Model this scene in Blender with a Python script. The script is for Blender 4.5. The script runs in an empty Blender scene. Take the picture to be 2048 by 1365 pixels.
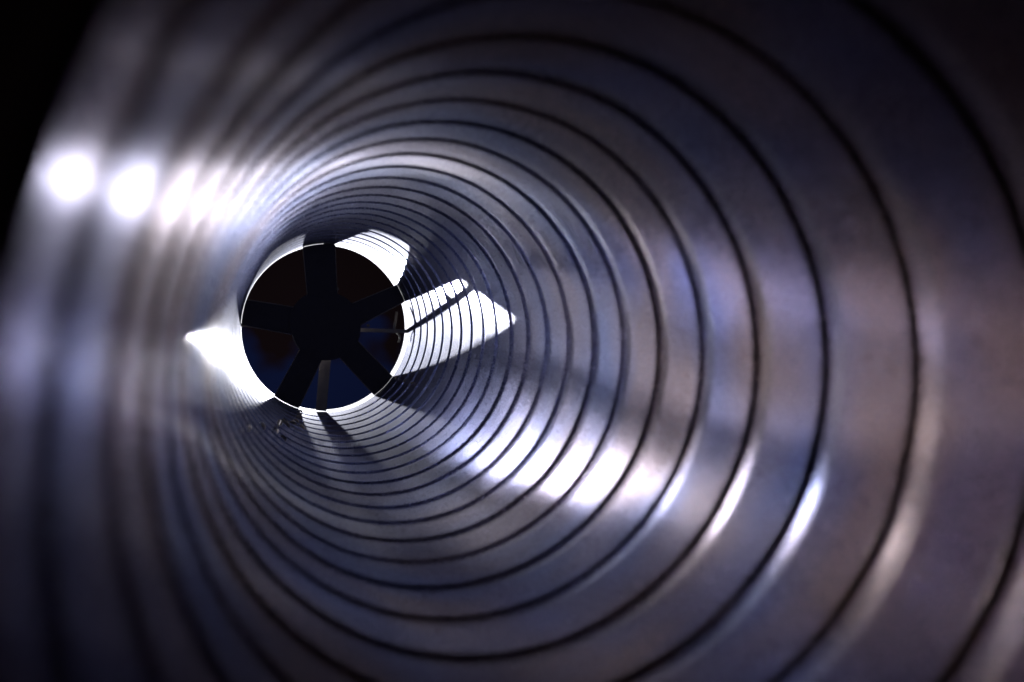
import bpy, math, random
from mathutils import Vector, Matrix
random.seed(7)
S = 0.1                                    # duct radius in metres; all lengths below are in duct radii
sc = bpy.context.scene
C = sc.collection
PI = math.pi

# ------------------------------------------------------------------ camera
F = 2300.0                                 # focal length in pixels of the 2048 px wide photograph
VP = (517.7, 625.5)                        # where the duct axis vanishes
CAM = (-0.782, -0.183)                     # camera off the axis (x right, y down), at depth 0
def T(x, y, z):                            # duct coordinates (right, down, forward) -> world
    return Vector((x*S, z*S, -y*S))
w = Vector((VP[0]-1024, VP[1]-682.5, F)).normalized()
u = Vector((0, 1, 0)).cross(w).normalized()
v = w.cross(u)
ex = T(u[0], v[0], w[0]).normalized(); ey = -T(u[1], v[1], w[1]).normalized(); ez = -T(u[2], v[2], w[2]).normalized()
cam = bpy.data.cameras.new('camera'); co = bpy.data.objects.new('camera', cam); C.objects.link(co)
M = Matrix((ex, ey, ez)).transposed().to_4x4(); M.translation = T(CAM[0], CAM[1], 0)
co.matrix_world = M
cam.sensor_width = 36; cam.lens = F/2048*36
cam.clip_start = 0.001; cam.clip_end = 100
cam.dof.use_dof = True; cam.dof.focus_distance = 11.5*S
cam.dof.aperture_fstop = (cam.lens/1000)/(0.048*S)
sc.camera = co

# ------------------------------------------------------------------ world, lamp, exposure
wd = bpy.data.worlds.new('World'); sc.world = wd; wd.use_nodes = True
bg = wd.node_tree.nodes['Background']
bg.inputs['Color'].default_value = (0.30, 0.27, 0.42, 1); bg.inputs['Strength'].default_value = 0.001
LAMP = (-0.045, 0.365, 17.9)                # the lamp beyond the far end, hidden behind the rotor hub
ld = bpy.data.lights.new('lamp', 'POINT'); lo = bpy.data.objects.new('lamp', ld); C.objects.link(lo)
lo.location = T(*LAMP); ld.energy = 10.2; ld.color = (0.92, 0.93, 1.0); ld.shadow_soft_size = 0.03*S
sc.view_settings.view_transform = 'Standard'; sc.view_settings.look = 'None'
sc.view_settings.exposure = 0; sc.view_settings.gamma = 1
cy = sc.cycles
cy.max_bounces = 24; cy.glossy_bounces = 24; cy.diffuse_bounces = 6
cy.caustics_reflective = True; cy.blur_glossy = 0.3; cy.sample_clamp_indirect = 20
cy.use_denoising = True
try: cy.denoiser = 'OPENIMAGEDENOISE'
except Exception: pass

# ------------------------------------------------------------------ materials
def nodes(name):
    m = bpy.data.materials.new(name); m.use_nodes = True
    return m, m.node_tree.nodes, m.node_tree.links, m.node_tree.nodes['Principled BSDF']
def noise(N, L, scale, detail=3, rough=0.5, vec=None):
    n = N.new('ShaderNodeTexNoise'); n.inputs['Scale'].default_value = scale
    n.inputs['Detail'].default_value = detail; n.inputs['Roughness'].default_value = rough
    if vec: L.new(vec, n.inputs['Vector'])
    return n.outputs['Fac']
def ramp(N, L, fac, stops):
    r = N.new('ShaderNodeValToRGB'); e = r.color_ramp.elements
    while len(e) < len(stops): e.new(0.5)
    for k, (p, c) in enumerate(stops):
        e[k].position = p; e[k].color = (c, c, c, 1) if isinstance(c, (int, float)) else (*c, 1)
    L.new(fac, r.inputs['Fac']); return r.outputs['Color']
def geo_pos(N):
    return N.new('ShaderNodeNewGeometry').outputs['Position']

def duct_metal(name='rolled_steel', r0=0.165, r1=0.205):
    m, N, L, B = nodes(name)
    pos = geo_pos(N)
    sx = N.new('ShaderNodeSeparateXYZ'); L.new(pos, sx.inputs[0])
    # brown tarnish smears plus painted-in warmth of the near highlights; blue-grey steel deeper in
    near = N.new('ShaderNodeMapRange'); L.new(sx.outputs['Y'], near.inputs['Value'])
    near.inputs['From Min'].default_value = 0.40; near.inputs['From Max'].default_value = 0.85
    near.inputs['To Min'].default_value = 1.0; near.inputs['To Max'].default_value = 0.12
    stain = ramp(N, L, noise(N, L, 11, 2, 0.45, pos), [(0.34, 0), (0.58, 1)])
    mul = N.new('ShaderNodeMath'); mul.operation = 'MULTIPLY'
    L.new(stain, mul.inputs[0]); L.new(near.outputs['Result'], mul.inputs[1])
    mx = N.new('ShaderNodeMix'); mx.data_type = 'RGBA'
    mx.inputs['A'].default_value = (0.335, 0.375, 0.575, 1); mx.inputs['B'].default_value = (0.66, 0.465, 0.345, 1)
    L.new(mul.outputs[0], mx.inputs['Factor']); L.new(mx.outputs['Result'], B.inputs['Base Color'])
    B.inputs['Metallic'].default_value = 0.95
    rr = N.new('ShaderNodeMapRange'); L.new(noise(N, L, 45, 5, 0.6, pos), rr.inputs['Value'])
    rr.inputs['From Min'].default_value = 0.3; rr.inputs['From Max'].default_value = 0.7
    rr.inputs['To Min'].default_value = r0; rr.inputs['To Max'].default_value = r1
    L.new(rr.outputs['Result'], B.inputs['Roughness'])
    b1 = N.new('ShaderNodeBump'); b1.inputs['Strength'].default_value = 0.5; b1.inputs['Distance'].default_value = 0.0003
    L.new(noise(N, L, 800, 3, 0.6, pos), b1.inputs['Height'])
    mp = N.new('ShaderNodeMapping'); L.new(pos, mp.inputs['Vector']); mp.inputs['Scale'].default_value = (14, 1400, 14)
    b3 = N.new('ShaderNodeBump'); b3.inputs['Strength'].default_value = 0.10; b3.inputs['Distance'].default_value = 0.0003
    L.new(noise(N, L, 1, 3, 0.6, mp.outputs['Vector']), b3.inputs['Height'])      # rolling marks round the wall
    b2 = N.new('ShaderNodeBump'); b2.inputs['Strength'].default_value = 0.07; b2.inputs['Distance'].default_value = 0.002
    L.new(noise(N, L, 18, 2, 0.5, pos), b2.inputs['Height']); L.new(b3.outputs['Normal'], b2.inputs['Normal']); L.new(b2.outputs['Normal'], B.inputs['Normal'])
    tg = N.new('ShaderNodeTangent'); tg.direction_type = 'RADIAL'; tg.axis = 'Y'
    L.new(tg.outputs[0], B.inputs['Tangent']); B.inputs['Anisotropic'].default_value = 0.6
    B.inputs['Anisotropic Rotation'].default_value = 0.25
    # spangled zinc: a smooth sheen and a duller, rougher crystal layer together
    D = N.new('ShaderNodeBsdfPrincipled'); L.new(mx.outputs['Result'], D.inputs['Base Color'])
    D.inputs['Metallic'].default_value = 0.8; D.inputs['Roughness'].default_value = 0.42
    L.new(b1.outputs['Normal'], D.inputs['Normal'])
    ms = N.new('ShaderNodeMixShader'); L.new(B.outputs[0], ms.inputs[1]); L.new(D.outputs[0], ms.inputs[2])
    fr = N.new('ShaderNodeMapRange'); L.new(noise(N, L, 1000, 2, 0.5, pos), fr.inputs['Value'])
    fr.inputs['From Min'].default_value = 0.35; fr.inputs['From Max'].default_value = 0.65
    fr.inputs['To Min'].default_value = 0.04; fr.inputs['To Max'].default_value = 0.34
    L.new(fr.outputs['Result'], ms.inputs[0])
    L.new(ms.outputs[0], N['Material Output'].inputs['Surface'])
    return m
def plain(name, col, rough, metal=0.0, bump=0.0):
    m, N, L, B = nodes(name)
    pos = geo_pos(N)
    mx = N.new('ShaderNodeMix'); mx.data_type = 'RGBA'
    mx.inputs['A'].default_value = (*[c*0.75 for c in col], 1); mx.inputs['B'].default_value = (*[c*1.25 for c in col], 1)
    L.new(noise(N, L, 120, 4, 0.6, pos), mx.inputs['Factor']); L.new(mx.outputs['Result'], B.inputs['Base Color'])
    B.inputs['Roughness'].default_value = rough; B.inputs['Metallic'].default_value = metal
    if bump:
        b = N.new('ShaderNodeBump'); b.inputs['Strength'].default_value = bump; b.inputs['Distance'].default_value = 0.0005
        L.new(noise(N, L, 500, 4, 0.6, pos), b.inputs['Height']); L.new(b.outputs['Normal'], B.inputs['Normal'])
    return m
STEEL = duct_metal()
COLLAR = plain('brown_painted_steel', (0.012, 0.009, 0.006), 0.6, 0, 0.3)
BLACK = plain('black_rotor_paint', (0.085, 0.075, 0.085), 0.6, 0, 0.2)
TAN = plain('dull_tan_metal', (0.50, 0.46, 0.42), 0.5, 0.3, 0.3)
EDGE = plain('bare_cut_edge', (0.55, 0.50, 0.45), 0.35, 0.8, 0.2)
def backdrop_paint():
    m, N, L, B = nodes('night_blue_backdrop')
    pos = geo_pos(N); sx = N.new('ShaderNodeSeparateXYZ'); L.new(pos, sx.inputs[0])
    ad = N.new('ShaderNodeMath'); ad.operation = 'MULTIPLY_ADD'; L.new(sx.outputs['Z'], ad.inputs[0]); ad.inputs[1].default_value = 2.2
    L.new(noise(N, L, 9, 2, 0.5, pos), ad.inputs[2])
    f = ramp(N, L, ad.outputs[0], [(0.36, (0.0020, 0.0044, 0.022)), (0.52, (0.003, 0.0010, 0.0014))])
    L.new(f, B.inputs['Base Color']); B.inputs['Roughness'].default_value = 0.9; B.inputs['Specular IOR Level'].default_value = 0.05
    return m
NIGHT = backdrop_paint()

# ------------------------------------------------------------------ helpers
def mesh_obj(name, verts, faces, mat, parent=None, smooth=False):
    me = bpy.data.meshes.new(name); me.from_pydata([T(*p) for p in verts], [], faces); me.update()
    me.materials.append(mat)
    if smooth: me.polygons.foreach_set('use_smooth', [True]*len(me.polygons))
    o = bpy.data.objects.new(name, me); C.objects.link(o)
    if parent:
        o.parent = parent; o.matrix_parent_inverse = parent.matrix_world.inverted()
    return o
def thing(name, label, cat, loc):
    o = bpy.data.objects.new(name, None); C.objects.link(o); o.location = T(*loc)
    o.empty_display_size = 0.01
    o['label'] = label; o['category'] = cat
    bpy.context.view_layer.update()
    return o
NS = 288
def warp(a, z):
    # hand-rolled sheet is never perfectly round: slow waves round the wall and along it
    return 1+0.012*math.cos(2*(a-math.radians(112)))+0.0012*math.sin(2*a+0.9*z)+0.0012*math.sin(5*a-1.7*z+1)+0.0006*math.sin(11*a+3.1*z)
def lathe(name, prof, mat, parent, closed=False, smooth=True, seg=NS, wave=False):
    """prof: list of (radius, z); revolved about the duct axis"""
    V, Fc = [], []
    for r, z in prof:
        for k in range(seg):
            a = 2*PI*k/seg; q = r*warp(a, z) if wave else r
            V.append((q*math.cos(a), q*math.sin(a), z))
    n = len(prof)
    for i in range(n if closed else n-1):
        j = (i+1) % n
        for k in range(seg):
            l = (k+1) % seg
            Fc.append((i*seg+k, i*seg+l, j*seg+l, j*seg+k))
    return mesh_obj(name, V, Fc, mat, parent, smooth)

# ------------------------------------------------------------------ the duct: bands of sheet with rolled grooves between
Z0, PITCH, ZN, ZF = 2.859, 0.5253, 0.985, 13.82
GN, GF_, GD = 0.122, 0.032, 0.0165        # a groove eases down on its near side and climbs out steeply on its far side
duct = thing('ribbed_metal_duct', 'long round steel duct seen from inside, ringed with rolled grooves along its shiny bare wall', 'duct', (0, 0, ZN))
gz = [Z0+PITCH*k for k in range(-3, 21) if Z0+PITCH*k+GF_ < ZF-0.03]
prev = ZN
OUT = 1.035
def band(z0, z1):
    n = 4
    prof = [(1.0, z0+(z1-z0)*t) for t in (0, 0.04, 0.35, 0.65, 0.96, 1)]
    prof += [(OUT, z1), (OUT, z0)]
    lathe('wall_band', prof, STEEL, duct, wave=True)
def groove(zc):
    prof = []; GD_ = GD*random.uniform(0.82, 1.15)
    for i in range(25):
        t = -1+2*i/24
        zz = zc + (GN if t < 0 else GF_)*t
        if t < 0:
            q = t+1; s = 0.75*q+0.25*q*q*(3-2*q)
        else: s = 0.5*(1+math.cos(PI*t))
        prof.append((1.0+GD_*s, zz))
    prof += [(OUT+0.02, zc+GF_), (OUT+0.02, zc-GN)]
    lathe('rolled_groove', prof, STEEL, duct, wave=True)
for zc in gz:
    band(prev, zc-GN); groove(zc); prev = zc+GF_
band(prev, ZF)
# rolled lip round the mouth
lathe('mouth_lip', [(1.0, ZN), (1.003, ZN-0.012), (1.012, ZN-0.02), (1.025, ZN-0.018), (1.035, ZN)], STEEL, duct, wave=True)

# ------------------------------------------------------------------ collar with struts at the far end
collar = thing('end_collar', 'dull brown collar with thin radial struts closing the far end of the duct', 'collar', (0, 0, ZF))
lathe('collar_ring', [(0.998, ZF+0.004), (0.998, 14.25), (1.06, 14.25), (1.06, ZF+0.004)], COLLAR, collar, closed=True, smooth=False, wave=True)
def bar(name, p0, p1, hw0, hw1, z0, z1, mat, parent):
    """flat bar from p0 to p1 (x,y), half widths, between depths z0 and z1"""
    d = Vector((p1[0]-p0[0], p1[1]-p0[1])).normalized(); nn = Vector((-d.y, d.x))
    V = []
    for z in (z0, z1):
        for p, h in ((p0, hw0), (p1, hw1)):
            V += [(p[0]+nn.x*h, p[1]+nn.y*h, z), (p[0]-nn.x*h, p[1]-nn.y*h, z)]
    Fc = [(0, 1, 3, 2), (4, 6, 7, 5), (0, 2, 6, 4), (1, 5, 7, 3), (0, 4, 5, 1), (2, 3, 7, 6)]
    return mesh_obj(name, V, Fc, mat, parent)
bar('strut', (0.40, 0.022), (0.999, 0.038), 0.022, 0.022, 13.97, 14.09, TAN, collar)
bar('strut', (0.0, 0.37), (-0.050, 0.995), 0.065, 0.062, 13.97, 14.03, TAN, collar)
bar('strut', (0.085, -0.40), (0.03, -0.998), 0.012, 0.06, 13.97, 14.09, TAN, collar)
bar('strut', (-0.40, -0.01), (-0.999, -0.03), 0.016, 0.016, 13.97, 14.09, TAN, collar)

# ------------------------------------------------------------------ rotor
rotor = thing('fan_rotor', 'black five-armed rotor filling the far end of the duct, dark gaps between its arms', 'fan rotor', (0, 0, 13.88))
ZR0, ZR1 = 13.86, 13.90
RT, RH = 0.994, 0.425
# each gap between two arms: centre angle, half span at the hub, half span at the rim, hub radius there
gaps = [(205.5, 14, 27.5, 0.40), (278.5, 16, 27, 0.385), (351.5, 14, 27.5, 0.41), (58, 14, 26, 0.43), (133, 14, 27, 0.46)]
def pol(r, deg):
    a = math.radians(deg)
    if r > 0.9: r *= warp(-a, ZR0)                 # arm tips follow the slightly oval duct
    return (r*math.cos(a), -r*math.sin(a))
def hub_r(deg):
    ws = rs = 0
    for g in gaps:
        d = abs((deg-g[0]+180) % 360-180); k = max(0, 1-d/72)**2
        ws += k; rs += k*g[3]
    return rs/ws
def extrude(name, pts, z0, z1, mat, parent, edge=None):
    n = len(pts)
    V = [(x, y, z0) for x, y in pts]+[(x, y, z1) for x, y in pts]
    Fc = [tuple(range(n)), tuple(range(2*n-1, n-1, -1))]
    Fc += [(k, k+n, (k+1) % n+n, (k+1) % n) for k in range(n)]
    o = mesh_obj(name, V, Fc, mat, parent)
    if edge:
        o.data.materials.append(edge)
        for p in o.data.polygons[2:]: p.material_index = 1
    return o
def tube(name, pts, r, mat, parent, seg=6):
    """thin round wire through 3D points"""
    V, Fc = [], []
    P = [Vector(p) for p in pts]
    for i, p in enumerate(P):
        d = (P[min(i+1, len(P)-1)]-P[max(i-1, 0)]).normalized()
        a = d.cross(Vector((0, 0, 1)))
        a = a.normalized() if a.length > 1e-4 else Vector((1, 0, 0))
        b = d.cross(a)
        for k in range(seg):
            t = 2*PI*k/seg; V.append(tuple(p+(a*math.cos(t)+b*math.sin(t))*r))
    for i in range(len(P)-1):
        for k in range(seg):
            l = (k+1) % seg; Fc.append((i*seg+k, i*seg+l, (i+1)*seg+l, (i+1)*seg+k))
    Fc += [tuple(range(seg-1, -1, -1)), tuple(range((len(P)-1)*seg, len(P)*seg))]
    return mesh_obj(name, V, Fc, mat, parent, True)
extrude('hub', [pol(hub_r(a*2), a*2) for a in range(180)], ZR0-0.012, ZR1+0.02, BLACK, rotor, EDGE)
for i in range(5):
    g0, g1 = gaps[i], gaps[(i+1) % 5]
    a0 = g0[0]; a1 = g1[0] if g1[0] > a0 else g1[0]+360
    lo_h, hi_h = a0+g0[1], a1-g1[1]
    lo_r, hi_r = a0+g0[2], a1-g1[2]
    pts = [pol(0.38, lo_h), pol(g0[3]-0.002, lo_h)] + [pol(RT, lo_r+(hi_r-lo_r)*t/12) for t in range(13)] + [pol(g1[3]-0.002, hi_h), pol(0.38, hi_h)]
    arm = extrude('rotor_arm', pts, ZR0, ZR1, BLACK, rotor, EDGE)
    for (r0, d0, d1) in ((g0[3], lo_h, lo_r), (g1[3], hi_h, hi_r)):      # bright burr left along each cut edge
        a, b = pol(r0, d0), pol(RT-0.01, d1)
        tube('cut_edge', [(a[0]+(b[0]-a[0])*t/4, a[1]+(b[1]-a[1])*t/4, ZR0-0.002) for t in range(5)], 0.0045, EDGE, arm)
tube('cut_edge', [(*pol(hub_r(191+t*4), 191+t*4), ZR0-0.012) for t in range(8)], 0.006, EDGE, rotor)
def screw(x, y, z, r, name, parent):
    V = [(x+r*math.cos(PI*k/4), y+r*math.sin(PI*k/4), z) for k in range(8)]+[(x+r*0.7*math.cos(PI*k/4), y+r*0.7*math.sin(PI*k/4), z-r*0.6) for k in range(8)]
    Fc = [tuple(range(8, 16))]+[(k, (k+1) % 8, (k+1) % 8+8, k+8) for k in range(8)]
    return mesh_obj(name, V, Fc, EDGE, parent)
screw(0.135, -0.47, ZR0, 0.018, 'screw', rotor)
screw(0.50, -0.03, ZR0, 0.020, 'screw', rotor)
# loose wire end and clip behind the right-hand gap
tube('wire', [(0.86, -0.20, 14.02), (0.845, -0.10, 14.0), (0.82, 0.02, 13.96)], 0.014, EDGE, collar)
tube('wire', [(0.86, 0.06, 13.96), (0.89, 0.09, 13.96), (0.895, 0.13, 13.97), (0.88, 0.17, 13.98)], 0.011, EDGE, collar)

# ------------------------------------------------------------------ metal specks added to make small glints near the rotor
GLINT = plain('bright_brass_glint', (0.95, 0.78, 0.52), 0.3, 0.8, 0.1)
spots = [  # depth, angle, size, label
    (13.20, 108.7, 0.8, 'tiny golden shaving at the rotor rim, topmost of the trail left of the bottom strut'),
    (12.75, 110.4, 0.8, 'thin golden shaving second from the rim in the trail left of the bottom strut'),
    (12.20, 112.1, 1.0, 'thin golden shaving halfway along the curved trail left of the bottom strut'),
    (11.60, 115.0, 0.9, 'thin golden shaving just above the foot of the curved trail left of the bottom strut'),
    (11.10, 118.0, 1.1, 'curled golden shaving at the foot of the trail left of the bottom strut'),
    (10.30, 125.0, 1.5, 'brightest curled golden shaving, in the dark left of the bottom sliver of light'),
    (9.80, 129.6, 1.4, 'broad golden shaving just left of the brightest one on the duct floor'),
    (8.30, 140.7, 0.9, 'small dull golden shaving below the big white patch left of the rotor'),
    (6.90, 149.5, 0.8, 'farthest left golden shaving, small and blurred below the white patch'),
    (11.10, 112.6, 1.0, 'single pale shaving close to the left edge of the thin bottom sliver of light'),
    (9.10, 131.2, 0.9, 'small golden shaving just under the two brightest ones'),
    (9.00, 127.5, 0.8, 'lowest small golden shaving under the brightest ones'),
    (13.40, 36.0, 0.7, 'thin golden shaving at the rotor rim, in the shadow under the right-hand light patch'),
    (12.60, 35.2, 0.7, 'middle thin shaving in the shadow under the right-hand light patch'),
    (12.00, 34.7, 0.7, 'shaving farthest from the rim in the shadow under the right-hand light patch')]
def glint(z, deg, size, label):
    # irregular bent speck, rounded so that some side always glints
    a = math.radians(deg); V = []; Fc = []; NU, NV = 9, 6
    R0 = 0.017*size; ph = random.uniform(0, 6.28)
    rw = warp(a, z)
    for i in range(NU):
        t = i/(NU-1); rr = R0*(0.15+0.85*math.sin(PI*t))*random.uniform(0.7, 1.2)
        bend = R0*1.2*math.sin(PI*t); L_ = (t-0.5)*R0*4.2
        ox, oz = L_*math.cos(ph), L_*math.sin(ph)*4
        for k in range(NV):
            b = 2*PI*k/NV; q = rr*random.uniform(0.8, 1.2)
            rad = rw-0.004-R0*1.3-bend*0.6-q*math.sin(b)*0.9; tang = ox+q*math.cos(b)
            V.append((rad*math.cos(a+tang), rad*math.sin(a+tang), z+oz+q*math.cos(b)*1.5))
    for i in range(NU-1):
        for k in range(NV):
            l = (k+1) % NV; Fc.append((i*NV+k, i*NV+l, (i+1)*NV+l, (i+1)*NV+k))
    Fc += [tuple(range(NV-1, -1, -1)), tuple(range((NU-1)*NV, NU*NV))]
    cx, cy_, cz = V[0]
    o = mesh_obj('glint_speck', [(x-cx, y-cy_, z_-cz) for x, y, z_ in V], Fc, GLINT, smooth=True)
    o.location = T(cx, cy_, cz)
    o['label'] = label; o['category'] = 'metal shaving'; o['group'] = 'metal specks added as glints in the duct'
for q in spots: glint(*q)

# ------------------------------------------------------------------ setting
bd = mesh_obj('backdrop', [(-14, -14, 23), (14, -14, 23), (14, 14, 23), (-14, 14, 23)], [(0, 1, 2, 3)], NIGHT)
bd['kind'] = 'structure'
